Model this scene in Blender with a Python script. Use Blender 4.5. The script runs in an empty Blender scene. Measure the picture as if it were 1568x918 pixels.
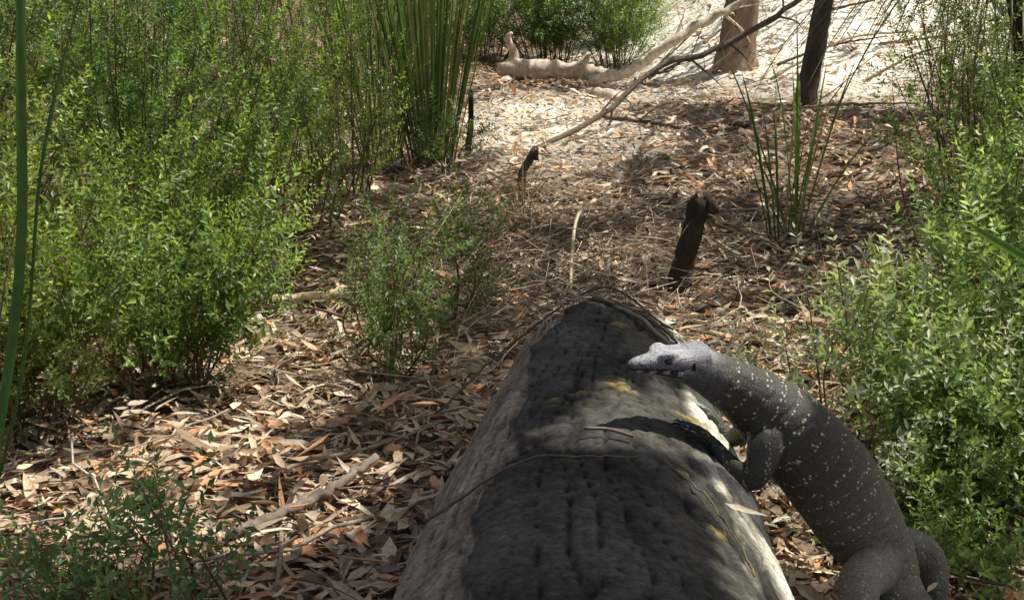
import bpy, math, random
import numpy as np
from mathutils import Vector, noise as mnoise
rng=np.random.default_rng(7); random.seed(7)
R=rng.random
def U(a,b,n=None): return rng.uniform(a,b,n)
def nrm(a):
    a=np.asarray(a,float); return a/np.maximum(np.linalg.norm(a,axis=-1,keepdims=True),1e-9)
scene=bpy.context.scene
SUN=nrm(np.array([0.45,0.14,0.88]))

# ---------------- terrain ----------------
def sstep(a,b,x):
    t=np.clip((x-a)/(b-a),0,1); return t*t*(3-2*t)
def gz(x,y):
    x=np.asarray(x,float); y=np.asarray(y,float)
    z=.05*np.clip(y-5,0,60)
    z=z+1.1*sstep(9.5,15,y)*sstep(.6,2.6,x)
    z=z+.02*np.sin(2.1*x+1.3)*np.cos(1.7*y+.5)+.012*np.sin(5.3*x+2*y)+.008*np.cos(7.1*y-3.3*x)
    z=z+.05*np.sin(.9*y+.4)*np.sin(.8*x)*sstep(5,8,y)
    return z
def log_c(y):
    y=np.asarray(y,float)
    r=.35-.09*(np.clip(y,1.2,3.3)-2.0)
    cx=.135+.06*(y-2.0)+.012*np.sin(2.5*y)
    top=.50-.03*np.clip(y-2,0,2)
    return cx,r,top-r
def log_z(x,y):
    cx,r,cz=log_c(y)
    return cz+np.sqrt(np.maximum(r*r-(x-cx)**2,0))

# ---------------- mesh accumulator ----------------
class Acc:
    def __init__(s): s.V=[];s.F=[];s.C=[];s.M=[];s.n=0
    def add(s,V,F,C,mat=0):
        V=np.asarray(V,np.float32).reshape(-1,3); F=np.asarray(F,np.int64).reshape(-1,3)
        C=np.asarray(C,np.float32)
        if C.ndim==1: C=np.tile(C[None,:3],(len(V),1))
        s.V.append(V); s.F.append(F+s.n); s.C.append(C); s.M.append(np.full(len(F),mat,np.int32)); s.n+=len(V)
    def build(s,name,mats,parent=None,smooth=True):
        V=np.concatenate(s.V);F=np.concatenate(s.F);C=np.concatenate(s.C);M=np.concatenate(s.M)
        me=bpy.data.meshes.new(name); me.vertices.add(len(V)); me.vertices.foreach_set('co',V.ravel())
        me.loops.add(F.size); me.loops.foreach_set('vertex_index',F.ravel().astype(np.int32))
        me.polygons.add(len(F)); me.polygons.foreach_set('loop_start',np.arange(0,F.size,3,dtype=np.int32))
        me.polygons.foreach_set('loop_total',np.full(len(F),3,np.int32))
        me.polygons.foreach_set('material_index',M)
        me.polygons.foreach_set('use_smooth',np.full(len(F),smooth))
        a=me.color_attributes.new('col','FLOAT_COLOR','POINT')
        a.data.foreach_set('color',np.concatenate([C,np.ones((len(C),1),np.float32)],1).ravel())
        me.update(calc_edges=True)
        for m in mats: me.materials.append(m)
        o=bpy.data.objects.new(name,me); scene.collection.objects.link(o)
        if parent: o.parent=parent
        return o
def tube(acc,P,rad,col,seg=6,mat=0,wob=0.0,cap=True):
    P=np.asarray(P,float); n=len(P); rad=np.broadcast_to(np.asarray(rad,float),(n,))
    T=nrm(np.gradient(P,axis=0)); ref=np.array([0,0,1.]) if abs(T[0,2])<.9 else np.array([1.,0,0])
    A=nrm(np.cross(T,ref)); 
    for i in range(1,n):
        a=A[i-1]-T[i]*np.dot(A[i-1],T[i]); A[i]=nrm(a)
    B=np.cross(T,A); th=np.linspace(0,2*np.pi,seg,endpoint=False)
    rr=rad[:,None]*(1+wob*rng.normal(size=(n,seg)))
    V=P[:,None]+rr[...,None]*(A[:,None]*np.cos(th)[None,:,None]+B[:,None]*np.sin(th)[None,:,None])
    V=V.reshape(-1,3); i=np.arange(n-1)[:,None]*seg; j=np.arange(seg)[None]; k=(j+1)%seg
    a=i+j;b=i+k;c=i+seg+k;d=i+seg+j
    F=np.concatenate([np.stack([a,b,c],-1).reshape(-1,3),np.stack([a,c,d],-1).reshape(-1,3)])
    if cap:
        V=np.concatenate([V,P[:1],P[-1:]]); m=n*seg; jj=np.arange(seg);kk=(jj+1)%seg
        F=np.concatenate([F,np.stack([kk,jj,np.full(seg,m)],-1),np.stack([(n-1)*seg+jj,(n-1)*seg+kk,np.full(seg,m+1)],-1)])
    acc.add(V,F,col,mat)
def curve(pts,n=20):
    pts=np.asarray(pts,float); m=len(pts)
    p=np.concatenate([2*pts[:1]-pts[1:2],pts,2*pts[-1:]-pts[-2:-1]])
    out=[]
    for t in np.linspace(0,m-1,n):
        i=min(int(t),m-2); f=t-i; a,b,c,d=p[i],p[i+1],p[i+2],p[i+3]
        out.append(.5*((2*b)+(-a+c)*f+(2*a-5*b+4*c-d)*f*f+(-a+3*b-3*c+d)*f**3))
    return np.array(out)
def leaves8(acc,P,D,N,L,W,bend,fold,sick,C,mat=0,dc=None):
    n=len(P); D=nrm(D); N=nrm(N-D*np.sum(N*D,-1,keepdims=True)); S=np.cross(D,N)
    L=L[:,None];W=W[:,None];bend=np.asarray(bend).reshape(-1,1);fold=np.asarray(fold).reshape(-1,1);sick=np.asarray(sick).reshape(-1,1)
    def cen(t): return P+D*L*t+N*(bend*L*(t*t-t*.6))+S*(sick*L*t*t)
    c1=cen(.28);c2=cen(.62)
    V=np.stack([cen(0),c1-S*W+N*fold*W,c1,c1+S*W+N*fold*W,c2-S*W*.8+N*fold*W*.8,c2,c2+S*W*.8+N*fold*W*.8,cen(1.)],1)
    f=np.array([[0,2,1],[0,3,2],[1,2,5],[1,5,4],[2,3,6],[2,6,5],[4,5,7],[5,6,7]])
    F=(np.arange(n)[:,None,None]*8+f[None]).reshape(-1,3)
    acc.add(V.reshape(-1,3),F,np.repeat(C,8,0),mat)
def leaves4(P,D,N,L,W,fold=.3,droop=.1):
    n=len(P); D=nrm(D); N=nrm(N-D*np.sum(N*D,-1,keepdims=True)); S=np.cross(D,N)
    L=L[:,None];W=W[:,None]
    c=P+D*L*.5
    V=np.stack([P,c-S*W+N*fold*W,P+D*L-N*droop*L,c+S*W+N*fold*W],1)
    F=(np.arange(n)[:,None,None]*4+np.array([[0,2,1],[0,3,2]])[None]).reshape(-1,3)
    return V.reshape(-1,3),F
def blade(acc,p,d,L,W,droop,col,n=10,mat=0,twist=0.):
    p=np.array(p,float); d=nrm(np.array(d,float)); pts=[p]
    for i in range(n):
        d=nrm(d+np.array([0,0,-droop/n*(.4+1.2*i/n)])); p=p+d*L/n; pts.append(p)
    pts=np.array(pts); T=nrm(np.gradient(pts,axis=0)); a=U(0,6.28)
    side=np.cross(T,np.array([math.cos(a)*.35,math.sin(a)*.35,1.])); side=nrm(side); Nn=np.cross(side,T)
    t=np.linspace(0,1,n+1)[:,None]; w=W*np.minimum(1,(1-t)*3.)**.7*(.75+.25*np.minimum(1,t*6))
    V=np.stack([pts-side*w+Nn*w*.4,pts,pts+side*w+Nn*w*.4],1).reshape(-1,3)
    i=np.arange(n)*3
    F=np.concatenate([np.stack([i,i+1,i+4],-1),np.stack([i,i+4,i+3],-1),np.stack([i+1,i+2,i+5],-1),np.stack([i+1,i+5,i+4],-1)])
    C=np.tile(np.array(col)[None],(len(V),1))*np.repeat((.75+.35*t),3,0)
    acc.add(V,F,C,mat)

# ---------------- materials ----------------
def newmat(name):
    m=bpy.data.materials.new(name); m.use_nodes=True; nt=m.node_tree; nt.nodes.clear(); return m,nt
def nd(nt,t,**k):
    n=nt.nodes.new(t)
    for a,b in k.items():
        if a in n.inputs: n.inputs[a].default_value=b
        else: setattr(n,a,b)
    return n
def colmat(name,rough=.6,trans=0.,spec=.4,nscale=40,namp=.25,bump=0.,bscale=60,tmul=(1.3,1.25,.6),stretch=None,bdist=.01):
    m,nt=newmat(name); L=nt.links.new
    at=nd(nt,'ShaderNodeAttribute',attribute_name='col')
    tc=nd(nt,'ShaderNodeTexCoord'); vec=tc.outputs['Object']
    if stretch:
        mp=nd(nt,'ShaderNodeMapping'); mp.inputs['Scale'].default_value=stretch; L(vec,mp.inputs[0]); vec=mp.outputs[0]
    no=nd(nt,'ShaderNodeTexNoise',Scale=nscale,Detail=5.,Roughness=.65); L(vec,no.inputs['Vector'])
    mr=nd(nt,'ShaderNodeMapRange'); mr.inputs[1].default_value=.3; mr.inputs[2].default_value=.7
    mr.inputs[3].default_value=1-namp; mr.inputs[4].default_value=1+namp; L(no.outputs[0],mr.inputs[0])
    vm=nd(nt,'ShaderNodeVectorMath',operation='SCALE'); L(at.outputs['Color'],vm.inputs[0]); L(mr.outputs[0],vm.inputs['Scale'])
    pb=nd(nt,'ShaderNodeBsdfPrincipled',Roughness=rough); pb.inputs['Specular IOR Level'].default_value=spec
    L(vm.outputs[0],pb.inputs['Base Color'])
    if bump>0:
        n2=nd(nt,'ShaderNodeTexNoise',Scale=bscale,Detail=6.,Roughness=.7); L(vec,n2.inputs['Vector'])
        bp=nd(nt,'ShaderNodeBump',Strength=bump,Distance=bdist); L(n2.outputs[0],bp.inputs['Height']); L(bp.outputs[0],pb.inputs['Normal'])
    out=nd(nt,'ShaderNodeOutputMaterial')
    if trans>0:
        tm=nd(nt,'ShaderNodeVectorMath',operation='MULTIPLY'); tm.inputs[1].default_value=tmul; L(vm.outputs[0],tm.inputs[0])
        tr=nd(nt,'ShaderNodeBsdfTranslucent'); L(tm.outputs[0],tr.inputs['Color'])
        mx=nd(nt,'ShaderNodeMixShader'); mx.inputs[0].default_value=trans
        L(pb.outputs[0],mx.inputs[1]); L(tr.outputs[0],mx.inputs[2]); L(mx.outputs[0],out.inputs[0])
    else: L(pb.outputs[0],out.inputs[0])
    return m
M_leaf=colmat('shrub_leaf',.4,.42,.5,60,.15,tmul=(1.5,1.5,.7))
M_blade=colmat('blade_leaf',.45,.25,.45,30,.25)
M_litter=colmat('dry_leaf',.6,.12,.35,70,.3,tmul=(1.2,1.,.7))
M_wood=colmat('weathered_wood',.8,0,.2,25,.4,.6,50)
M_bark=colmat('bark',.9,0,.15,12,.45,1.,22,stretch=(1,1,.3))
M_stem=colmat('stem',.6,0,.3,50,.2)
M_ground=colmat('litter_soil',.95,0,.1,35,.6,1.,55)
M_log=colmat('charred_log_wood',.8,0,.25,90,.5,.8,160,stretch=(.9,1.1,.9),bdist=.006)
M_canopy=colmat('gum_leaf',.45,.5,.4,20,.2)

# ---------------- ground ----------------
acc=Acc(); n=420
a=np.linspace(-5.2,5.2,n); gx=2.*np.sinh(a); gy=5+2.*np.sinh(a)
X,Y=np.meshgrid(gx,gy); Z=gz(X,Y)
Z=Z+.012*rng.normal(size=Z.shape)*(np.abs(X)<6)*(np.abs(Y-6)<9)
i=np.arange((n-1)*n).reshape(n-1,n)[:,:-1].ravel()
F=np.concatenate([np.stack([i,i+1,i+n+1],-1),np.stack([i,i+n+1,i+n],-1)])
sand_sun=sstep(9.3,11.5,Y+.4*np.sin(3*X))*sstep(.3,1.3,X+.3*np.sin(2*Y)); 
sand_sun=np.maximum(sand_sun,.9*np.exp(-((X-.25)/.7)**2-((Y-9.2)/1.3)**2))  # far sunlit spot, its sunlight put into the ground colour
C=np.array([.20,.145,.105])[None]*(1-sand_sun.reshape(-1,1))+np.array([.90,.86,.76])[None]*sand_sun.reshape(-1,1)
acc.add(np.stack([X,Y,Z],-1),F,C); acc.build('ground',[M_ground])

# ---------------- leaf litter ----------------
acc=Acc()
pal=2.3*np.array([[.30,.225,.155],[.20,.135,.085],[.37,.295,.215],[.36,.31,.24],[.12,.08,.055],[.32,.17,.09],[.26,.215,.17],[.37,.32,.25]])
pw=np.array([.22,.2,.14,.08,.16,.11,.08,.02]);pw/=pw.sum()
N1=30000;N2=30000
y=np.concatenate([1.7*np.exp(R(N1)*math.log(14/1.7)),np.sqrt(U(1.7**2,15.5**2,N2))]); x=U(-1,1,len(y))*(.43*y+.5)
cx,r,cz=log_c(y); ok=~((np.abs(x-cx)<r*.93)&(y<3.3)); ok&=~((x>.9+.2*np.sin(y*3))&(y>10.2)&(R(len(y))<.4))
x=x[ok];y=y[ok];m=len(x)
yaw=U(0,6.283,m); h=rng.exponential(.014,m)
D=np.stack([np.cos(yaw),np.sin(yaw),rng.normal(0,.25,m)],1); Nn=np.stack([rng.normal(0,.4,m),rng.normal(0,.4,m),np.ones(m)],1)
Ls=U(.045,.14,m); Ws=Ls*U(.06,.12,m)
big=R(m)<.12; Ws[big]*=1.6
small=R(m)<.35; Ls[small]*=.5
C=pal[rng.choice(len(pal),m,p=pw)]*U(.65,1.2,(m,1))
bk=(np.maximum(sstep(9.6,11,y)*sstep(.4,1.2,x),np.exp(-((x-.25)/.7)**2-((y-9.2)/1.3)**2)))[:,None]; C=C*(1-bk)+C*np.array([1.7,1.8,1.9])*bk  # litter lightened over the bank and the same sunlit spot
C=np.clip(C,0,.88)
P=np.stack([x,y,gz(x,y)+.006+h],1)-D*Ls[:,None]*.5
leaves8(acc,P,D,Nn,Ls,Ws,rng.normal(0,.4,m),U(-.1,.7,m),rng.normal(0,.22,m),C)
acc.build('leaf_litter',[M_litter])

# twigs
acc=Acc()
def stick(x,y,L,yaw,r,col,z0=.015,tilt=None):
    tilt=rng.normal(0,.06) if tilt is None else tilt
    t=np.linspace(-.5,.5,7); cu=rng.normal(0,.1)
    px=x+np.cos(yaw)*L*t-np.sin(yaw)*cu*L*(t*t)*3; py=y+np.sin(yaw)*L*t+np.cos(yaw)*cu*L*(t*t)*3
    pz=gz(px,py)+z0+r+tilt*L*t
    tube(acc,np.stack([px,py,pz],1)+rng.normal(0,.012*L,(7,3)),np.linspace(r,r*.5,7),col,5)
for k in range(2100):
    yy=1.7*math.exp(R()*math.log(14/1.7)) if R()<.6 else U(2.,14)
    xx=U(-1,1)*(.43*yy+.3); c_,r_,_=log_c(yy)
    if abs(xx-c_)<r_*1.0 and yy<3.3: continue
    L=U(.08,.4) if R()<.8 else U(.4,1.)
    stick(xx,yy,L,U(0,6.28),U(.001,.003)*(1+1.5*L),1.5*np.array(random.choice([[.27,.21,.16],[.45,.38,.31],[.12,.08,.06],[.33,.28,.23]])),z0=rng.exponential(.018))
for k in range(1200):
    xx=rng.normal(.15,.5);yy=rng.normal(5.3,.9)
    if yy<3.5: continue
    stick(xx,yy,U(.15,.6),rng.normal(1.2,.9),U(.0010,.0028),1.8*np.array(random.choice([[.22,.17,.12],[.42,.35,.27],[.12,.09,.07],[.3,.25,.19]])),z0=rng.exponential(.05),tilt=rng.normal(0,.3))
acc.build('fallen_twigs',[M_wood])

def branch(name,pts,rad,col,mat=None,seg=10,wob=.05,n=30,side=0):
    acc=Acc(); c=curve(pts,n); rr=np.interp(np.linspace(0,1,n),np.linspace(0,1,len(rad)),rad)
    c=c+rng.normal(0,1,(n,3))*rr[:,None]*.25
    tube(acc,c,rr,np.array(col),seg,0,wob)
    for k in range(side):
        i=rng.integers(n//4,n-3); d=nrm(c[i+1]-c[i]+rng.normal(0,.7,3)*np.linalg.norm(c[i+1]-c[i])); L=U(.15,.6)
        tube(acc,curve([c[i],c[i]+d*L*.5+rng.normal(0,.02,3),c[i]+d*L+rng.normal(0,.04,3)],8),np.linspace(rr[i]*.5,.002,8),np.array(col),5)
    return acc.build(name,[mat or M_wood])
pale=[.70,.58,.45]
branch('fallen_branch',[(.12,7.9,.17),(.19,8.2,.19),(.58,8.6,.33),(.95,8.9,.60),(1.31,9.0,.70),(1.68,9.1,.88),(1.95,9.2,1.05),(2.4,9.3,1.25)],[.014,.018,.02,.016],[.17,.13,.10],side=9,wob=.09)
branch('fallen_branch',[(.62,10.9,.36),(.95,10.9,.44),(1.27,10.8,.66),(1.6,10.9,.85),(1.82,10.9,.98),(2.0,10.9,1.2)],[.04,.035,.022],pale,side=5,wob=.09)
branch('fallen_branch',[(.62,9.0,.27),(.9,8.9,.25),(1.2,8.6,.24),(1.5,8.7,.27)],[.015,.012,.008],[.16,.12,.09],side=3)
branch('fallen_branch',[(-1.0,4.75,.05),(-.72,4.85,.06),(-.6,4.9,.07)],[.012,.015,.012],[.7,.58,.36])
branch('fallen_branch',[(-.62,2.75,.03),(-.45,2.95,.04),(-.34,3.15,.06)],[.014,.012,.01],[.28,.22,.18])
for k in range(14):
    x0=U(.6,3.6);y0=U(8.6,12.5);a_=U(-.6,.9);L_=U(.6,1.5); z0=float(gz(x0,y0)); x1=x0+math.cos(a_)*L_;y1=y0+math.sin(a_)*L_;z1=float(gz(x1,y1))
    branch('fallen_branch',[(x0,y0,z0+.02),((x0+x1)/2,(y0+y1)/2,(z0+z1)/2+U(.03,.2)),(x1,y1,z1+U(.02,.4))],[.013,.010,.005],random.choice([[.12,.09,.065],[.4,.3,.2]]),side=4)
acc=Acc()
c=curve([(-.12,11.4,.42),(.1,11.35,.41),(.35,11.3,.42),(.62,11.2,.40),(.8,11.1,.37)],26)
tube(acc,c,np.interp(np.linspace(0,1,26),[0,.1,.5,1],[.05,.09,.075,.06]),np.array(pale),12,0,.12)
tube(acc,curve([(0,11.4,.45),(.02,11.4,.55),(-.04,11.4,.66),(.0,11.38,.72)],8),[.05,.05,.04,.035,.03,.03,.02,.01],np.array(pale),8,0,.15)
tube(acc,curve([(.5,11.2,.4),(.6,11.15,.5),(.64,11.1,.56)],6),[.05,.045,.04,.03,.02,.01],np.array(pale),8,0,.15)
tube(acc,curve([(.6,10.6,.3),(.75,10.3,.28),(.85,10.1,.27)],8),[.03,.05,.05,.06,.06,.05,.04,.02],np.array(pale),8,0,.15)
acc.build('broken_log',[M_wood])
def snag(name,base,top,r0,r1,col,prongs=3):
    acc=Acc(); base=np.array(base);top=np.array(top); mid=(base+top)/2+rng.normal(0,.008,3)
    c=curve([base-[0,0,.04],base+(mid-base)*.4,mid,top],22)
    tube(acc,c,np.interp(np.linspace(0,1,22),[0,.12,.5,1],[r0*1.35,r0,(r0+r1)/2,r1]),np.array(col),18,0,.10)
    for k in range(prongs):
        p=top+rng.normal(0,r1*.5,3)*[1,1,0]; tube(acc,[p-[0,0,.05],p,p+[rng.normal(0,.008),0,U(.005,.03)]],[r1*.55,r1*.5,.004],np.array(col),6,0,.1)
    return acc.build(name,[M_bark])
snag('charred_stump',(.64,5.05,.0),(.73,5.1,.38),.046,.038,[.10,.072,.055],6)
snag('dead_snag',(.04,6.95,.08),(.12,6.95,.32),.026,.02,[.10,.075,.055],4)
snag('dead_snag',(-.28,8.2,.12),(-.25,8.2,.5),.022,.015,[.05,.04,.03],2)
acc=Acc()
tube(acc,curve([(.23,5.1,.0),(.24,5.25,.13),(.27,5.4,.26),(.35,5.55,.30)],16),np.linspace(.006,.008,16),np.array([.85,.72,.5]),5)
acc.build('dead_grass_stalk',[M_wood])

# ---------------- main log ----------------
nl,na=600,340
ys=np.linspace(.45,3.34,nl); th=np.linspace(0,2*np.pi,na,endpoint=False)
V=np.zeros((nl,na,3));C=np.zeros((nl,na,3))
for i,yv in enumerate(ys):
    cx,r,cz=[float(q) for q in log_c(yv)]
    endk=1-.9*max(0,(yv-3.14)/.2)**2 if yv>3.14 else 1
    for j,t in enumerate(th):
        ct,st=math.cos(t),math.sin(t)
        px=cx+r*ct;pz=cz+r*st
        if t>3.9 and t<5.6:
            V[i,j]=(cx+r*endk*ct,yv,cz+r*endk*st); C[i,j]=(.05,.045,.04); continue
        n1=mnoise.fractal(Vector((px*3,yv*1.4,pz*3)),1.,2.,3)
        n2=mnoise.fractal(Vector((px*22,yv*30,pz*22+5)),.6,2.2,4)
        nb=mnoise.fractal(Vector((px*9,yv*5,pz*9+3)),.9,2.1,4)
        n3=abs(mnoise.noise(Vector((t*7+1.2*n1,yv*1.3,2.)))); crack=max(0,.045-n3)/.045
        n4=abs(mnoise.noise(Vector((t*12+1.2*n1+.4*nb,yv*2.0+.2*nb,9.)))); fis=max(0,.05-n4)/.05
        d=.016*n1+.0045*nb+.0011*n2-.009*crack-.0035*fis
        el_=t-2.02-.30*n1-.10*nb-.03*n2
        plate=min(1,max(0,el_/.03))
        d-=.014*plate*(1 if t<4 else 0)
        rr=(r+d)*endk
        V[i,j]=(cx+rr*ct,yv,cz+rr*st)
        char=np.array([.108,.098,.083]); sunlit_grey=np.array([.74,.70,.57]); brown=np.array([.42,.335,.25])
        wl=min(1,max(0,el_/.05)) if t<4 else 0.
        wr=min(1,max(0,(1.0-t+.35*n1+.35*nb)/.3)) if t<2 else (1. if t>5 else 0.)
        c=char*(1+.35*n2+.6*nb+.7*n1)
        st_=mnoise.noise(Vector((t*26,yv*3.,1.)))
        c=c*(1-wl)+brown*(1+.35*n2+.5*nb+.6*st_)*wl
        c=c*(1-wr)+sunlit_grey*(1+.3*n2+.25*nb+.3*st_)*wr  # right flank paler: its sunlight is put into the wood colour
        c=c*(1-.6*crack)*(1-.4*fis)
        for (mx,my,mr) in ((.20,2.42,.026),(.33,2.36,.018),(.08,2.32,.015),(-.05,2.05,.012),(-.08,2.42,.012),(.24,2.9,.018),(.31,1.84,.014),(.06,2.27,.012),(.12,2.36,.015)):
            dd=math.hypot(px-mx,(yv-my)*.7)
            if pz>cz and dd<mr*2.6:
                k=min(1,max(0,(mr*(1.0+1.6*n2+1.2*nb)-dd)/mr*2)); c=c*(1-k*.7)+np.array([.30,.22,.07])*k*.7*(1+.6*n2); V[i,j,2]+=.004*k
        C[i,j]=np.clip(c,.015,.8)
acc=Acc(); i=np.arange(nl-1)[:,None]*na;j=np.arange(na)[None];k=(j+1)%na
a_=i+j;b_=i+k;c_=i+na+k;d_=i+na+j
F=np.concatenate([np.stack([a_,c_,b_],-1).reshape(-1,3),np.stack([a_,d_,c_],-1).reshape(-1,3)])
VV=np.concatenate([V.reshape(-1,3),[V[0].mean(0),V[-1].mean(0)]]);CC=np.concatenate([C.reshape(-1,3),[[.05]*3,[.05]*3]])
m=nl*na; jj=np.arange(na);kk=(jj+1)%na
F=np.concatenate([F,np.stack([jj,kk,np.full(na,m)],-1),np.stack([(nl-1)*na+kk,(nl-1)*na+jj,np.full(na,m+1)],-1)])
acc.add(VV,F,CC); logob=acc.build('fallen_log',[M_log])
acc=Acc()
def onlog(pts,dz=.012): return [(x,y,float(log_z(x,y))+dz) for x,y in pts]
def logstick(pts,dz,r,col,n=24):
    c=curve(onlog(pts,dz),n)+rng.normal(0,.0015,(n,3)); tube(acc,c,r,col,5)
logstick([(-.14,1.98),(0.02,1.99),(.12,1.96),(.2,1.99)],.008,np.linspace(.0026,.0012,24),[.26,.19,.13])
tube(acc,curve(onlog([(.12,2.1),(.16,2.1),(.2,2.08)],.010),8),.0033,[.3,.23,.18],5)
logstick([(.2,3.15),(.3,2.95),(.38,2.75),(.42,2.6)],.012,np.linspace(.006,.004,24),[.5,.38,.27])
logstick([(.1,3.3),(.25,3.05),(.36,2.95),(.40,2.85)],.014,.003,[.22,.16,.12])
logstick([(-.18,3.0),(0.0,3.2),(.22,3.22),(.38,3.05)],.014,.003,[.2,.15,.11])
logstick([(.24,2.02),(.3,1.93),(.335,1.8),(.34,1.72)],.004,.0015,[.3,.22,.12])
lp=[(.33,1.93,-1.),(-.1,2.75,.4),(.22,3.0,2.),(.35,2.75,-.6),(.05,3.1,.8),(-.16,1.7,1.2),(-.15,2.9,1.),(.3,3.05,.2)]+[(U(-.08,.42),U(3.0,3.3),U(0,3)) for _ in range(30)]+[(U(-.2,-.05),U(2.4,3.1),U(0,3)) for _ in range(7)]
P=np.array([(a,b,float(log_z(a,b))+.014-max(0,b-3.15)*.15) for a,b,_ in lp]); yaw=np.array([q[2] for q in lp])
leaves8(acc,P,np.stack([np.cos(yaw),np.sin(yaw),0*yaw],1),np.tile([0,0,1.],(len(lp),1))+rng.normal(0,.15,(len(lp),3)),U(.05,.1,len(lp)),U(.005,.008,len(lp)),U(-.2,.2,len(lp)),U(.2,.6,len(lp)),U(-.2,.2,len(lp)),pal[rng.choice(7,len(lp))]*.8)
acc.build('log_debris',[M_litter],parent=logob)

# ---------------- shrubs ----------------
def twig_template(L=.16,ls=.023,sp=.012,lw=.2):
    n=int(L/sp); t=np.repeat(np.linspace(.08,1,n),2); k=np.arange(2*n)
    az=(k%2)*np.pi+(k//2)*(np.pi/2+.25)+rng.normal(0,.25,2*n)
    cu=rng.normal(0,.12,2)
    P=np.stack([cu[0]*L*t*t,cu[1]*L*t*t,L*t],1)
    el=np.interp(t,[0,.8,1],[.25,.6,1.2])+rng.normal(0,.2,2*n)
    D=np.stack([np.cos(az)*np.cos(el),np.sin(az)*np.cos(el),np.sin(el)],1)
    Nn=np.stack([-np.cos(az)*np.sin(el),-np.sin(az)*np.sin(el),np.cos(el)],1)+rng.normal(0,.35,(2*n,3))
    Ll=ls*np.interp(t,[0,.3,.85,1],[.7,1,.95,.6])*U(.7,1.25,2*n)
    V,F=leaves4(P,D,Nn,Ll,Ll*lw)
    tl=np.repeat(t,4); rl=np.repeat(U(.7,1.3,2*n),4)
    return V,F,tl,rl,cu,L
TW=[twig_template(U(.11,.2)) for _ in range(10)]
TWB=[twig_template(U(.14,.2),.034,.021,.2) for _ in range(6)]
def put_twigs(acc,P,D,S,tmpl,base,tip,bright):
    P=np.array(P);D=nrm(np.array(D));S=np.array(S);n=len(P);bright=np.array(bright)
    which=rng.integers(0,len(tmpl),n)
    for w in range(len(tmpl)):
        idx=np.where(which==w)[0]
        if len(idx)==0: continue
        V,F,tl,rl,cu,L=tmpl[w]; d=D[idx]; r=rng.normal(size=d.shape); A=nrm(np.cross(d,r));B=np.cross(d,A)
        W=P[idx][:,None]+S[idx][:,None,None]*(A[:,None]*V[None,:,0:1]+B[:,None]*V[None,:,1:2]+d[:,None]*V[None,:,2:3])
        nv=len(V); FF=(np.arange(len(idx))[:,None,None]*nv+F[None]).reshape(-1,3)
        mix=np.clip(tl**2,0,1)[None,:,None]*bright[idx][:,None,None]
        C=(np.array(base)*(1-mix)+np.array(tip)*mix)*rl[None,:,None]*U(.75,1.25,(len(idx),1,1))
        acc.add(W,FF,np.minimum(C,.85).reshape(-1,3),0)
        s=S[idx][:,None]*L; tp=P[idx]+s*(d+A*cu[0]+B*cu[1]); w_=.0011
        V2=np.stack([P[idx]+A*w_,P[idx]-A*w_*.5+B*w_,P[idx]-A*w_*.5-B*w_,tp],1)
        F2=(np.arange(len(idx))[:,None,None]*4+np.array([[0,1,3],[1,2,3],[2,0,3]])[None]).reshape(-1,3)
        acc.add(V2,F2,np.array([.2,.14,.06]),1)
def shrub(name,x,y,h,rad,nst=28,tw=20,base=(.045,.095,.022),tip=(.16,.26,.05),tmpl=TW,lean=(0,0),zmin=.12,sc=1.,spread=.35,bright=1.):
    acc=Acc();P=[];D=[];S=[];Bv=[]
    for k in range(nst):
        a=U(0,6.28); q=math.sqrt(R()); bx=x+math.cos(a)*rad*q*spread; by=y+math.sin(a)*rad*q*spread
        hh=h*U(.45,1.08)*(1-.3*q); tx=x+math.cos(a)*rad*q+lean[0]*hh; ty=y+math.sin(a)*rad*q+lean[1]*hh
        z0=float(gz(bx,by))
        c=curve([(bx,by,z0-.02),((bx*.6+tx*.4)+rng.normal(0,.05),(by*.6+ty*.4)+rng.normal(0,.05),z0+hh*.5),(tx,ty,z0+hh)],12)
        tube(acc,c,np.linspace(.0035,.0012,12)*(1+.3*h),np.array([.18,.115,.065])*U(.7,1.3),4,1,cap=False)
        m=max(3,int(tw*hh/h)); t=np.sort(U(zmin,1,m)); t[-1]=1.
        for tt in t:
            i=min(int(tt*11),10);f=tt*11-i; p=c[i]*(1-f)+c[i+1]*f; T=nrm(c[i+1]-c[i])
            az=U(0,6.28); dd=T*U(.4,.9)+np.array([math.cos(az),math.sin(az),0])*(U(.5,1.1) if tt<.98 else .1)+np.array([0,0,.1])
            off=U(0,.12)*(1-tt*.6)*(1 if tt<.98 else 0); ddn=nrm(dd)
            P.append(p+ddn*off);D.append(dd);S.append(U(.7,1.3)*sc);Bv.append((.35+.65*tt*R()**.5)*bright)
    put_twigs(acc,P,D,S,tmpl,base,tip,Bv)
    return acc.build(name,[M_leaf,M_stem])
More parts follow.
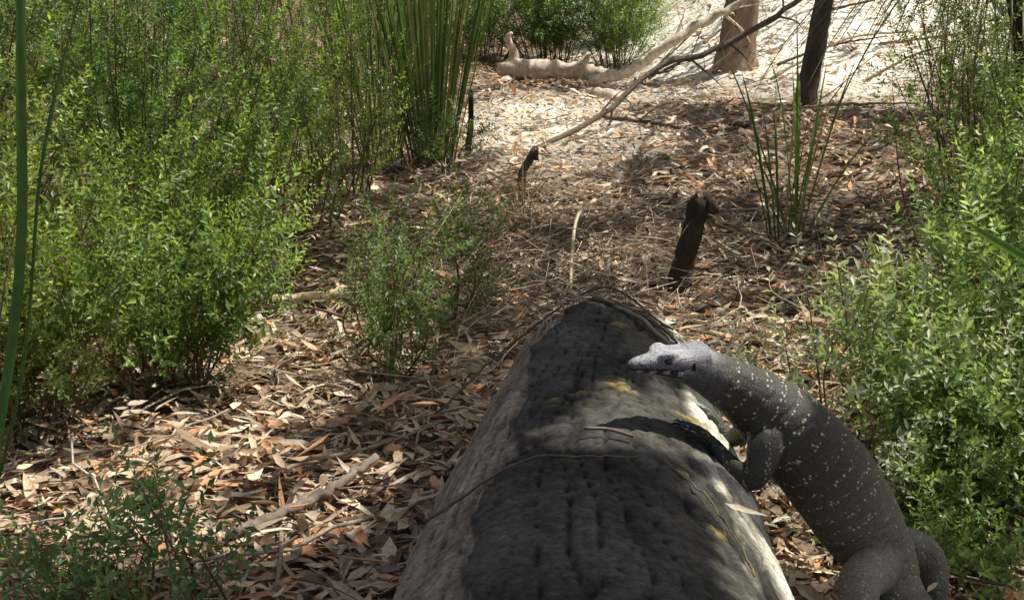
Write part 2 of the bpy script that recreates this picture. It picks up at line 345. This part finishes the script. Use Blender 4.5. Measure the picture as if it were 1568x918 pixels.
for (x,y,h,r,ns,kw) in [
 (-1.04,3.85,.66,.34,22,dict(sc=1.2)),(-1.38,3.55,.8,.42,30,dict(sc=1.2)),(-1.2,4.55,1.05,.5,34,dict(sc=1.15)),(-1.95,4.3,1.3,.5,34,dict(sc=1.1)),
 (-1.45,5.3,1.4,.6,38,dict(sc=1.1)),(-2.3,5.4,1.6,.6,36,dict(sc=1.1)),(-.95,6.0,1.0,.35,16,{}),(-1.95,6.7,1.5,.6,34,{}),
 (-1.3,7.3,1.5,.45,20,{}),(-3.1,6.7,1.8,.7,30,{}),(-2.4,8.3,1.7,.7,34,{}),(-1.35,8.9,1.6,.6,26,{}),(-3.6,8.8,2.,.9,30,{}),
 (-.85,7.0,1.5,.3,12,{}),
 (-2.2,10.6,1.8,.9,34,dict(sc=1.4)),(-1.0,11.2,1.5,.7,30,dict(sc=1.4)),(-3.8,11.2,2.,1.,32,dict(sc=1.5)),
 (-.3,12.9,1.3,.7,38,dict(sc=1.5)),(.35,12.6,1.2,.6,40,dict(sc=1.4)),(.95,12.3,1.0,.5,36,dict(sc=1.3)),(1.2,13.8,1.3,.7,34,dict(sc=1.5)),(-1.6,14,1.7,.9,32,dict(sc=1.6)),
 ]:
    g=U(.85,1.2); 
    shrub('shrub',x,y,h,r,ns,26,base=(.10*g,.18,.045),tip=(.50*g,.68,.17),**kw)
for (x,y,h,r,ns) in [(-.38,3.9,.42,.10,8),(-.30,4.05,.5,.09,7),(-.22,4.6,.45,.1,6),(-.46,4.3,.45,.10,6),(-.45,5.2,.4,.15,7),(-.2,5.6,.35,.15,6),(-.62,7.6,.5,.25,12),(-.35,7.5,.4,.2,10)]:
    shrub('sapling_shrub',x,y,h,r,ns,12,base=(.14,.22,.08),tip=(.30,.44,.15),bright=.7,sc=.9)
for (x,y,h,ns) in [(-.56,2.05,.58,4),(-.80,2.1,.50,4),(-.72,2.4,.25,4),(-.85,2.3,.2,5)]:
    shrub('sapling_shrub',x,y,h,.06,ns,13,base=(.16,.27,.11),tip=(.34,.5,.2),tmpl=TWB,sc=.75)
for (x,y,h,r,ns,kw) in [
 (1.22,3.0,.60,.34,28,dict(sc=1.25)),(1.62,3.3,.85,.42,30,dict(sc=1.25)),(1.35,3.6,.66,.33,24,dict(lean=(-.1,-.1),sc=1.25)),(1.75,3.95,1.1,.45,32,dict(sc=1.2)),(2.2,4.5,1.35,.5,34,{}),
 (1.75,4.9,1.2,.4,24,{}),(2.4,5.4,1.5,.5,30,{}),(2.35,6.6,1.5,.5,28,{}),(3.1,6.6,1.8,.6,30,{}),(3.2,8.2,1.9,.7,30,{}),(3.0,9.3,1.5,.4,18,{}),(4.3,10.,2.2,1.,30,dict(sc=1.4)),
 (1.05,2.85,.34,.16,12,{}),(.95,2.6,.12,.1,6,{})]:
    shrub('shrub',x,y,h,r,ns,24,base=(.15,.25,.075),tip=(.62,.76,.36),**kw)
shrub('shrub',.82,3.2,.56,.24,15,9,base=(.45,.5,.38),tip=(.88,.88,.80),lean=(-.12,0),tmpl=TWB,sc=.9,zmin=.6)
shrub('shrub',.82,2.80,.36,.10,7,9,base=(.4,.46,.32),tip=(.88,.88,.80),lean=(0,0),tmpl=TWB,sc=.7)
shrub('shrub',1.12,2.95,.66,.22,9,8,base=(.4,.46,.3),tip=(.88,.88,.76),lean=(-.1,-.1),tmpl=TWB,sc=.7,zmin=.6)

# ---------------- tussocks ----------------
def tussock(name,x,y,n,L,W,spread,cols,droop=(.3,1.2),r0=.08,zb=None,elev=None):
    acc=Acc()
    for k in range(n):
        a=U(0,6.28);q=R()**.6; s=spread*q
        bx=x+math.cos(a)*r0*q;by=y+math.sin(a)*r0*q; z=float(gz(bx,by))-.02 if zb is None else zb
        d=(math.cos(a)*s,math.sin(a)*s,1 if elev is None else elev)
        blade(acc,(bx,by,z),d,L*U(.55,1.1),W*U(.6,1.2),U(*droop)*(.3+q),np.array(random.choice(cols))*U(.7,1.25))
    return acc.build(name,[M_blade])
G=[(.14,.25,.06),(.18,.32,.08),(.26,.38,.12),(.08,.16,.04),(.24,.29,.11)]
DG=[(.42,.32,.2),(.28,.2,.13),(.55,.45,.3),(.18,.13,.09)]
tussock('grass_tussock',-.47,7.8,130,1.75,.006,.24,G+[(.45,.36,.18)],(.0,.45),.13)
tussock('grass_tussock',-.80,8.1,50,1.6,.006,.25,G,(.0,.5),.12)
tussock('grass_tussock',1.22,5.9,14,.85,.0055,.22,G+[(.5,.45,.28)],(.2,.9),.06)
tussock('grass_tussock',1.3,6.0,12,1.2,.005,.7,G,(.6,1.6),.06)
tussock('dead_grass_tussock',.05,6.2,130,.42,.0018,1.3,DG,(1.,3.),.10)
tussock('dead_grass_tussock',.40,5.3,90,.36,.0016,1.5,DG,(1.,3.),.10)
tussock('dead_grass_tussock',-.15,5.0,70,.34,.0016,1.5,DG,(1.,3.),.10)
gt=bpy.data.objects.new('grass_tree',None); scene.collection.objects.link(gt)
acc=Acc()
for k in range(480):
    a=U(0,6.28); e=U(-.4,1.2)
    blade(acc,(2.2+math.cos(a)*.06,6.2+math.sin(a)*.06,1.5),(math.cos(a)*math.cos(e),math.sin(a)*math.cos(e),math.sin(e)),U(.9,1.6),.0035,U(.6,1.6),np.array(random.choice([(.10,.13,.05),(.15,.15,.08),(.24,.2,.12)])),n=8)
acc.build('leaf_skirt',[M_blade],parent=gt)
acc=Acc(); tube(acc,curve([(2.5,6.3,.0),(2.42,6.25,.7),(2.2,6.2,1.55)],14),[.06]*14,np.array([.07,.055,.045]),16,0,.08); acc.build('trunk',[M_bark],parent=gt)
def strap(pts,W,col):
    acc=Acc(); c=curve(pts,24); T=nrm(np.gradient(c,axis=0)); side=nrm(np.cross(T,np.array([0,1.,0.15]))); Nn=np.cross(side,T)
    t=np.linspace(0,1,24)[:,None]; w=W*np.minimum(1,(1-t)*4)**.7
    V=np.stack([c-side*w+Nn*w*.5,c,c+side*w+Nn*w*.5],1).reshape(-1,3); i=np.arange(23)*3
    F=np.concatenate([np.stack([i,i+1,i+4],-1),np.stack([i,i+4,i+3],-1),np.stack([i+1,i+2,i+5],-1),np.stack([i+1,i+5,i+4],-1)])
    acc.add(V,F,np.array(col)); return acc
acc=strap([(-.98,2.0,0),(-.88,2.05,.35),(-.80,2.1,.75),(-.765,2.1,1.1),(-.75,2.15,1.5)],.0085,(.10,.21,.05))
a2=strap([(-1.0,2.05,0),(-.82,2.1,.55),(-.76,2.15,.95),(-.68,2.2,1.25)],.003,(.09,.18,.04))
acc.add(a2.V[0],a2.F[0],a2.C[0]); acc.build('strap_leaf_plant',[M_blade])
acc=strap([(1.6,3.0,0),(1.5,2.9,.4),(1.25,2.75,.56),(1.0,2.7,.70),(.94,2.7,.74)],.009,(.16,.33,.06)); acc.build('strap_leaf_plant',[M_blade])

# ---------------- lace monitor ----------------
liz=bpy.data.objects.new('lace_monitor_lizard',None); scene.collection.objects.link(liz)
spine=np.array([(1.75,1.35,.02),(1.45,1.45,.025),(1.15,1.62,.03),(.93,1.88,.045),(.79,2.10,.07),(.715,2.25,.11),(.690,2.315,.175),(.645,2.325,.25),(.588,2.31,.335),(.525,2.295,.41),(.464,2.295,.470),(.402,2.27,.520),(.345,2.24,.560),(.300,2.215,.588)])
srad=np.array([.006,.012,.02,.03,.043,.055,.068,.082,.086,.080,.068,.051,.040,.034])
cs=curve(spine,140); rs=np.interp(np.linspace(0,13,140),np.arange(14),srad)
arc=np.concatenate([[0],np.cumsum(np.linalg.norm(np.diff(cs,axis=0),axis=1))])
acc=Acc(); tube(acc,cs,rs,[1,1,1],28)
hb=np.array([.300,2.215,.590]); hf=nrm(np.array([.198,2.165,.596])-hb); hu=nrm(np.array([0,-.12,1.])-hf*np.dot([0,-.12,1.],hf)); hs=np.cross(hf,hu)
if hs[1]>0: hs=-hs
secs=[(-.035,.033,.031,.034),(-.01,.033,.028,.033),(.012,.034,.0265,.031),(.03,.0325,.0265,.027),(.045,.028,.0265,.022),(.058,.0235,.023,.019),(.072,.0195,.018,.0165),(.088,.0155,.015,.0145),(.100,.013,.013,.0125),(.109,.010,.010,.010),(.115,.005,.005,.005)]
hv=[];sg=28
for (d,w,a_,b_) in secs:
    for k in range(sg):
        t=2*math.pi*k/sg; c_,s_=math.cos(t),math.sin(t); e=.8
        cc=math.copysign(abs(c_)**e,c_); ss=math.copysign(abs(s_)**e,s_)
        hv.append(hb+hf*d+hs*w*cc+hu*(a_ if s_>0 else b_)*ss)
ns=len(secs); hv=np.array(hv); i=np.arange(ns-1)[:,None]*sg;j=np.arange(sg)[None];k=(j+1)%sg
F=np.concatenate([np.stack([i+j,i+k,i+sg+k],-1).reshape(-1,3),np.stack([i+j,i+sg+k,i+sg+j],-1).reshape(-1,3)])
hv=np.concatenate([hv,[hb+hf*secs[0][0],hb+hf*(secs[-1][0]+.002)]]); jj=np.arange(sg);kk=(jj+1)%sg
F=np.concatenate([F,np.stack([kk,jj,np.full(sg,ns*sg)],-1),np.stack([(ns-1)*sg+jj,(ns-1)*sg+kk,np.full(sg,ns*sg+1)],-1)])
acc.add(hv,F,[1,1,1])
for sd in (1,-1):
    b=[hb+hf*.035+hs*.019*sd+hu*.021,hb+hf*.05+hs*.0215*sd+hu*.022,hb+hf*.066+hs*.016*sd+hu*.0175]
    tube(acc,curve(b,8),[.005,.006,.007,.007,.007,.006,.005,.004],[1,1,1],10)
    b=[hb+hf*-.005+hs*.023*sd-hu*.012,hb+hf*.02+hs*.024*sd-hu*.012,hb+hf*.04+hs*.020*sd-hu*.010]
    tube(acc,curve(b,8),[.008,.011,.012,.012,.012,.011,.009,.006],[1,1,1],10)
claws=Acc()
def limb(pts,rad): 
    c=curve(pts,26); tube(acc,c,np.interp(np.linspace(0,len(rad)-1,26),np.arange(len(rad)),rad),[1,1,1],16)
def surf(x,y):
    c0,r0,_=log_c(y); z=float(gz(x,y))
    if abs(x-c0)<r0: z=max(z,float(log_z(x,y)))
    return z
def foot(w,dirv,fan,L,r=.0055):
    w=np.array(w,float); a0=math.atan2(dirv[1],dirv[0])
    for q,fl in zip(np.linspace(-1,1,5),(.65,.9,1.,.95,.6)):
        a=a0+q*fan; pts=[w]
        for s in (.4,.75,1.0):
            x=w[0]+math.cos(a)*L*fl*s;y=w[1]+math.sin(a)*L*fl*s; pts.append((x,y,surf(x,y)+(.012 if s<.9 else .006)+(.008 if s==.4 else 0)))
        c=curve(pts,12); tube(acc,c,np.linspace(r*1.25,r*.8,12),[1,1,1],10)
        e=c[-1]; d=nrm(c[-1]-c[-2]); d2=nrm(d+[0,0,-.5])
        tube(claws,[e-d*.003,e+d*.008,e+d*.008+d2*.009],[.0032,.0026,.0004],[.02,.02,.02],6)
wz=surf(.385,2.225)+.018
limb([(.470,2.285,.45),(.452,2.240,.430),(.436,2.205,.400),(.418,2.205,.375),(.383,2.225,wz-.003),(.358,2.25,surf(.358,2.25)+.012)],[.040,.034,.027,.022,.016,.014])
foot((.365,2.242,surf(.365,2.242)+.013),(-.75,.5),.75,.072)
limb([(.475,2.33,.46),(.475,2.39,.43),(.455,2.43,.39),(.42,2.44,surf(.42,2.44)+.02),(.40,2.45,surf(.40,2.45)+.014)],[.034,.03,.023,.016,.014])
foot((.405,2.45,surf(.405,2.45)+.014),(-.4,.8),.7,.055)
limb([(.69,2.29,.175),(.655,2.23,.19),(.615,2.17,.185),(.62,2.13,.12),(.645,2.10,.05),(.63,2.07,.022)],[.045,.046,.038,.028,.02,.018])
foot((.63,2.07,.022),(-.7,.3),.7,.085,.006)
limb([(.70,2.34,.165),(.755,2.38,.165),(.805,2.385,.14),(.815,2.36,.08),(.80,2.35,.03),(.785,2.36,.02)],[.045,.042,.034,.026,.019,.017])
foot((.785,2.36,.022),(-.2,.8),.7,.085,.006)
tmp=acc.build('tmp_body',[])
md=tmp.modifiers.new('r','REMESH'); md.mode='VOXEL'; md.voxel_size=.0028; md.use_smooth_shade=True
md2=tmp.modifiers.new('s','SMOOTH'); md2.factor=.5; md2.iterations=5
dg=bpy.context.evaluated_depsgraph_get(); me=bpy.data.meshes.new_from_object(tmp.evaluated_get(dg)); 
bpy.data.objects.remove(tmp)
me.name='body'; body=bpy.data.objects.new('body',me); scene.collection.objects.link(body); body.parent=liz
nv=len(me.vertices); co=np.zeros(nv*3,np.float32); me.vertices.foreach_get('co',co); co=co.reshape(-1,3).astype(float)
best=np.full(nv,1e9);bi=np.zeros(nv,int)
for q in range(len(cs)):
    d=np.sum((co-cs[q])**2,1); mk=d<best; best[mk]=d[mk]; bi[mk]=q
Tn=nrm(np.gradient(cs,axis=0)); rel=co-cs[bi]; s=arc[bi]+np.sum(rel*Tn[bi],1)
upv=np.array([.5,-.1,.85]); A=nrm(upv[None]-Tn*np.sum(Tn*upv,1,keepdims=True)); B=np.cross(Tn,A)
ang=np.arctan2(np.sum(rel*B[bi],1),np.sum(rel*A[bi],1)); dist=np.sqrt(best)
hd=(co-hb)@hf; hz=(co-hb)@hu; hx=(co-hb)@hs
isn=np.linalg.norm(co-hb,axis=1)<.2
head=(hd>-.03)&isn
uv=np.stack([s,ang*np.maximum(rs[bi],.02),dist*0],1); uv[head]=np.stack([arc[-1]+hd[head],hz[head],hx[head]],1)
limbm=(dist>rs[bi]*1.25)&~head
uv[limbm]=co[limbm]
vn=np.zeros(nv*3,np.float32); me.vertices.foreach_get('normal',vn); vn=vn.reshape(-1,3)
fold=np.zeros(nv)
tn=(arc[-1]-s); fold+=-.0025*np.maximum(0,np.sin(tn*2*np.pi/.028+2*ang))**4*np.exp(-((tn-.07)/.05)**2)*(~limbm)
fold+=-.002*np.maximum(0,np.sin(tn*2*np.pi/.05+1.3*np.sin(3*ang)))**6*sstep(.12,.2,tn)*(~limbm)
co2=co+vn*fold[:,None]; me.vertices.foreach_set('co',co2.astype(np.float32).ravel()); me.update()
at=me.attributes.new('buv','FLOAT_VECTOR','POINT'); at.data.foreach_set('vector',uv.astype(np.float32).ravel())
rear=sstep(.30,.52,tn)[:,None]
col=np.array([.098,.089,.072])*(1-rear)+np.array([.25,.232,.185])*rear
wn=sstep(-.10,-.01,hd)[:,None]*(~limbm)[:,None]*(dist<.2)[:,None]
top=np.clip((hz+.002)/.022,0,1)[:,None]  # bluish-grey head; paler top has the overhead sun in its colour
col=np.where(isn[:,None],col*(1-wn)+(np.array([.19,.19,.20])*(1-top)+np.array([.62,.61,.65])*top)*wn,col)
hm=(hd>.0)&isn
# dark head-plate mottling
mott=(np.sin(hd*430+3*np.sin(hx*300))*np.sin(hx*420+2*np.sin(hd*260))>.45)&(hz>.004)&hm
col[mott]*=.62
bars=(np.sin(hd*2*np.pi/.024+.8)>.1)&(hz<-.004)&(hz>-.013)&(hd>.025)&isn
col[bars]=[.6,.61,.66]
col[(~bars)&hm&(hz<-.003)&(hd>.03)]=[.08,.085,.10]
mouth=hm&(np.abs(hz+.0045)<.0014)&(hd>.022)&(hd<.115); col[mouth]=[.01,.01,.01]
ear=((hd-.004)**2/.0045**2+(hz-.000)**2/.007**2<1)&(np.abs(hx)>.02)&isn; col[ear]=[.008,.008,.008]
nos=((hd-.098)**2+(hz-.004)**2<.0026**2)&(np.abs(hx)>.006)&isn; col[nos]=[.01,.01,.01]
eyer=((hd-.052)**2/1.5+(hz-.012)**2<.0055**2)&(np.abs(hx)>.012)&isn; col[eyer]=[.05,.05,.055]
kn=np.exp(-np.sum((co-np.array([.63,2.18,.18]))**2,1)/.06**2)[:,None]*limbm[:,None]; col=col*(1-kn)+np.array([.42,.40,.34])*kn
ca=me.color_attributes.new('col','FLOAT_COLOR','POINT'); ca.data.foreach_set('color',np.concatenate([col,np.ones((nv,1))],1).astype(np.float32).ravel())
bandw=np.where(limbm,.55,np.where(s<arc[-1]-.07,1.,0.)).astype(np.float32); bandw[head]=0
b_=me.attributes.new('spotw','FLOAT','POINT'); b_.data.foreach_set('value',bandw)
m,nt=newmat('lizard_skin'); L=nt.links.new
a1=nd(nt,'ShaderNodeAttribute',attribute_name='buv'); a2=nd(nt,'ShaderNodeAttribute',attribute_name='col'); a3=nd(nt,'ShaderNodeAttribute',attribute_name='spotw')
v1=nd(nt,'ShaderNodeTexVoronoi',Scale=125.,Randomness=.75); L(a1.outputs['Vector'],v1.inputs['Vector'])
r1=nd(nt,'ShaderNodeMapRange'); r1.inputs[1].default_value=.24;r1.inputs[2].default_value=.38;r1.inputs[3].default_value=1;r1.inputs[4].default_value=0; L(v1.outputs['Distance'],r1.inputs[0])
sx=nd(nt,'ShaderNodeSeparateXYZ'); L(a1.outputs['Vector'],sx.inputs[0])
mu=nd(nt,'ShaderNodeMath',operation='MULTIPLY'); mu.inputs[1].default_value=2*math.pi/.034; L(sx.outputs[0],mu.inputs[0])
nz=nd(nt,'ShaderNodeTexNoise',Scale=14.); L(a1.outputs['Vector'],nz.inputs['Vector'])
ad=nd(nt,'ShaderNodeMath',operation='MULTIPLY_ADD'); ad.inputs[1].default_value=2.; L(nz.outputs[0],ad.inputs[0]); L(mu.outputs[0],ad.inputs[2])
sn=nd(nt,'ShaderNodeMath',operation='SINE'); L(ad.outputs[0],sn.inputs[0])
bd=nd(nt,'ShaderNodeMapRange'); bd.inputs[1].default_value=.25;bd.inputs[2].default_value=.6; bd.inputs[3].default_value=.03; L(sn.outputs[0],bd.inputs[0])
p1=nd(nt,'ShaderNodeMath',operation='MULTIPLY'); L(r1.outputs[0],p1.inputs[0]); L(bd.outputs[0],p1.inputs[1])
p2=nd(nt,'ShaderNodeMath',operation='MULTIPLY'); L(p1.outputs[0],p2.inputs[0]); L(a3.outputs['Fac'],p2.inputs[1])
v2=nd(nt,'ShaderNodeTexVoronoi',Scale=330.,Randomness=.45); L(a1.outputs['Vector'],v2.inputs['Vector'])
sc_=nd(nt,'ShaderNodeMapRange'); sc_.inputs[1].default_value=.1;sc_.inputs[2].default_value=.6;sc_.inputs[3].default_value=1.35;sc_.inputs[4].default_value=.6; L(v2.outputs['Distance'],sc_.inputs[0])
vs=nd(nt,'ShaderNodeVectorMath',operation='SCALE'); L(a2.outputs['Color'],vs.inputs[0]); L(sc_.outputs[0],vs.inputs['Scale'])
mx=nd(nt,'ShaderNodeMix',data_type='RGBA'); L(p2.outputs[0],mx.inputs[0]); L(vs.outputs[0],mx.inputs[6]); mx.inputs[7].default_value=(.66,.61,.47,1)
pb=nd(nt,'ShaderNodeBsdfPrincipled',Roughness=.5); pb.inputs['Specular IOR Level'].default_value=.35; L(mx.outputs[2],pb.inputs['Base Color'])
iv=nd(nt,'ShaderNodeMath',operation='SUBTRACT'); iv.inputs[0].default_value=1.; L(v2.outputs['Distance'],iv.inputs[1])
n5=nd(nt,'ShaderNodeTexNoise',Scale=30.,Detail=3.); L(a1.outputs['Vector'],n5.inputs['Vector'])
bp=nd(nt,'ShaderNodeBump',Strength=.7,Distance=.0018); L(iv.outputs[0],bp.inputs['Height'])
bp2=nd(nt,'ShaderNodeBump',Strength=.6,Distance=.01); L(n5.outputs[0],bp2.inputs['Height']); L(bp.outputs[0],bp2.inputs['Normal']); L(bp2.outputs[0],pb.inputs['Normal'])
out=nd(nt,'ShaderNodeOutputMaterial'); L(pb.outputs[0],out.inputs[0])
me.materials.clear(); me.materials.append(m)
M_dark=colmat('claw_horn',.3,0,.5,30,.1); claws.build('claws',[M_dark],parent=liz)
M_eye=colmat('eye_wet',.08,0,.8,30,.1)
acc=Acc()
for sd in (1,-1):
    e=hb+hf*.052+hs*.0245*sd+hu*.012
    tube(acc,[e-hf*.0055,e-hf*.004,e,e+hf*.004,e+hf*.0055],[.001,.004,.0055,.004,.001],[.012,.008,.006],14)
acc.build('eyes',[M_eye],parent=liz)

# ---------------- eucalypt trees; unseen crowns added overhead to shape shade and sun patches ----------------
trees=[(2.12,9.8,.075,(.26,.1),[.12,.09,.075]),(1.86,11.3,.15,(.12,0),[.30,.22,.16]),(4.1,4.4,.13,(0,0),[.2,.16,.13]),(5.2,9.,.16,(0,0),[.25,.2,.16]),(3.3,.6,.12,(0,.05),[.2,.16,.13]),(-3.4,3.1,.13,(.05,.05),[.2,.16,.13]),(-2.9,12.5,.16,(0,0),[.2,.16,.13]),(-4.2,8,.15,(.1,0),[.2,.16,.13])]
gaps=[(-.76,4.4,0,.32),(-.70,4.1,0,.28),(-.80,3.75,0,.22),(-1.02,2.98,0,.17),(-.8,3.23,0,.14),(-.52,2.8,0,.09),(-.82,2.7,0,.09),(-.40,3.1,0,.04),
 (.3,8.9,.2,.7),(.1,9.6,.2,.5),(.5,8.2,.2,.4),(.25,7.7,.1,.25),(-.25,11.3,.3,.5),(.35,11.3,.4,.7),
 (.41,1.92,.38,.05),(.36,1.98,.43,.02),(.43,1.83,.35,.09),(.48,1.75,.28,.11),(.41,1.66,.37,.08),(.225,2.40,.49,-.01),(.38,2.42,.42,.06),(.32,2.41,.46,.02),
 (.25,2.19,.62,.05),(.34,2.25,.61,.03),(.42,2.28,.58,.0),(.50,2.3,.52,.0),(.66,3.12,0,.14),(.81,4.35,0,.28),(.8,3.3,.5,.35),(1.0,3.3,.4,.3),(1.05,2.9,.4,.25),(1.3,3.0,.5,.3),(.82,2.82,.25,.15),(1.3,3.6,.6,.3),(1.5,4.0,.8,.3),
 (.45,5.6,0,.12),(.2,6.4,0,.12),(.75,6.1,.0,.08),(.05,7.2,.1,.18),(.9,7.0,.1,.10),(1.35,6.2,.1,.14),(.95,5.2,0,.08),(.55,4.9,0,.06),(.35,6.9,.1,.12),(1.0,5.7,0,.06),
 (-1.0,3.8,.5,.2),(-1.3,4.4,.9,.24),(-1.5,3.7,.8,.22),(-1.25,3.6,.6,.18),(-1.8,4.3,1.1,.3),(-1.1,8.5,.3,.5),(-.95,7.2,.2,.2),(-.9,9.8,.3,.4)]
ncl=6200; qx=U(-4.2,4.6,ncl); qy=U(.3,14,ncl)
dens=np.where((qy>9.6)&(qx>.4),.03,1.)
dens=np.where((qx>.95+.04*qy)&(qy<9),.12,dens); dens=np.where(qx<-.85-.05*qy,.27,dens); dens=np.where((qy>10)&(qx<=.4),.10,dens); dens=np.where((qy>5)&(qy<8.5)&(np.abs(qx)<1.2),.46,dens)
kk_=R(ncl)<dens; qx=qx[kk_];qy=qy[kk_]
qx=np.concatenate([qx,U(-.7,.75,520)]);qy=np.concatenate([qy,U(.8,3.6,520)]); ncl=len(qx); h=U(3.0,5.0,ncl)
P=np.stack([qx,qy,0*qx],1)+SUN[None]*(h/SUN[2])[:,None]
nlf=12; LP=np.repeat(P,nlf,0)+rng.normal(0,.13,(ncl*nlf,3)); n_=len(LP)
D=rng.normal(size=(n_,3)); D=nrm(D-SUN*(D@SUN)[:,None]*.75-np.array([0,0,.2])); Nn=rng.normal(size=(n_,3))*.35+SUN; LL=U(.10,.18,n_)
keep=np.ones(n_,bool); ctr=LP+D*LL[:,None]*.5
for (x,y,z,r) in gaps:
    rel=ctr-np.array([x,y,z]); al=rel@SUN; d=np.linalg.norm(rel-al[:,None]*SUN,axis=1); keep&=d>r+.10+.015*rng.normal(size=n_)  # crown leaves dropped along sun rays so light lands on chosen spots
LP=LP[keep];D=D[keep];Nn=Nn[keep];LL=LL[keep]; cid=np.repeat(np.arange(ncl),nlf)[keep]; n_=len(LP)
LV,LF=leaves4(LP,D,Nn,LL,U(.024,.038,n_),.1)
txy=np.array([t[:2] for t in trees]); own=np.argmin(np.linalg.norm(LP[:,None,:2]-txy[None],axis=2)-0,axis=1)
for ti,(x,y,r,ln,colr) in enumerate(trees):
    ob=bpy.data.objects.new('eucalyptus_tree',None); scene.collection.objects.link(ob)
    acc=Acc(); z0=float(gz(x,y)); H=5.2
    c=curve([(x,y,z0-.1),(x+ln[0]*.8,y+ln[1],z0+1.2),(x+ln[0]*1.6,y,z0+2.6),(x+ln[0]*2+.1,y+.1,z0+H)],60)
    tube(acc,c,np.interp(np.linspace(0,1,60),[0,.06,.3,1],[r*1.35,r,r*.85,r*.3]),np.array(colr),24,0,.05)
    mine=np.where(own==ti)[0]
    if len(mine):
        cl=np.unique(cid[mine]); pick=rng.choice(cl,min(14,len(cl)),replace=False)
        for q in pick:
            e=P[q]; i0=rng.integers(28,52); s0=c[i0]
            tube(acc,curve([s0,s0*.5+e*.5+[0,0,.3],e],12),np.linspace(r*.2,.006,12),np.array(colr),6)
    acc.build('trunk',[M_bark],parent=ob)
    if len(mine):
        ac=Acc(); idx=(mine[:,None]*4+np.arange(4)).ravel()
        F=(np.arange(len(mine))[:,None,None]*4+np.array([[0,2,1],[0,3,2]])[None]).reshape(-1,3)
        ac.add(LV[idx],F,np.repeat(np.array([.10,.13,.055])*U(.6,1.4,(len(mine),1)),4,0)); ac.build('shade_crown',[M_canopy],parent=ob)

# ---------------- light, world, camera ----------------
el=math.asin(SUN[2]); az=math.atan2(SUN[0],SUN[1])
w=bpy.data.worlds.new('World'); scene.world=w; w.use_nodes=True; nt=w.node_tree; nt.nodes.clear()
sk=nt.nodes.new('ShaderNodeTexSky'); sk.sky_type='NISHITA'; sk.sun_disc=False; sk.sun_elevation=el; sk.sun_rotation=az; sk.dust_density=4.; sk.ozone_density=.3; sk.air_density=.8
bg=nt.nodes.new('ShaderNodeBackground'); bg.inputs[1].default_value=.09; ou=nt.nodes.new('ShaderNodeOutputWorld')
nt.links.new(sk.outputs[0],bg.inputs[0]); nt.links.new(bg.outputs[0],ou.inputs[0])
sl=bpy.data.lights.new('sun','SUN'); sl.energy=5.; sl.angle=math.radians(.5); sl.color=(1,.97,.87)
so=bpy.data.objects.new('sun',sl); scene.collection.objects.link(so); so.rotation_euler=Vector(SUN).to_track_quat('Z','Y').to_euler(); so.location=(5,5,10)
cam=bpy.data.cameras.new('camera'); cam.lens=46.9; cam.sensor_width=36; cam.clip_end=1000; cam.clip_start=.05
co_=bpy.data.objects.new('camera',cam); scene.collection.objects.link(co_); co_.location=(0,0,1.25); co_.rotation_euler=(math.radians(90-14),0,0)
scene.camera=co_
scene.view_settings.view_transform='Standard'; scene.view_settings.look='None'; scene.view_settings.exposure=0
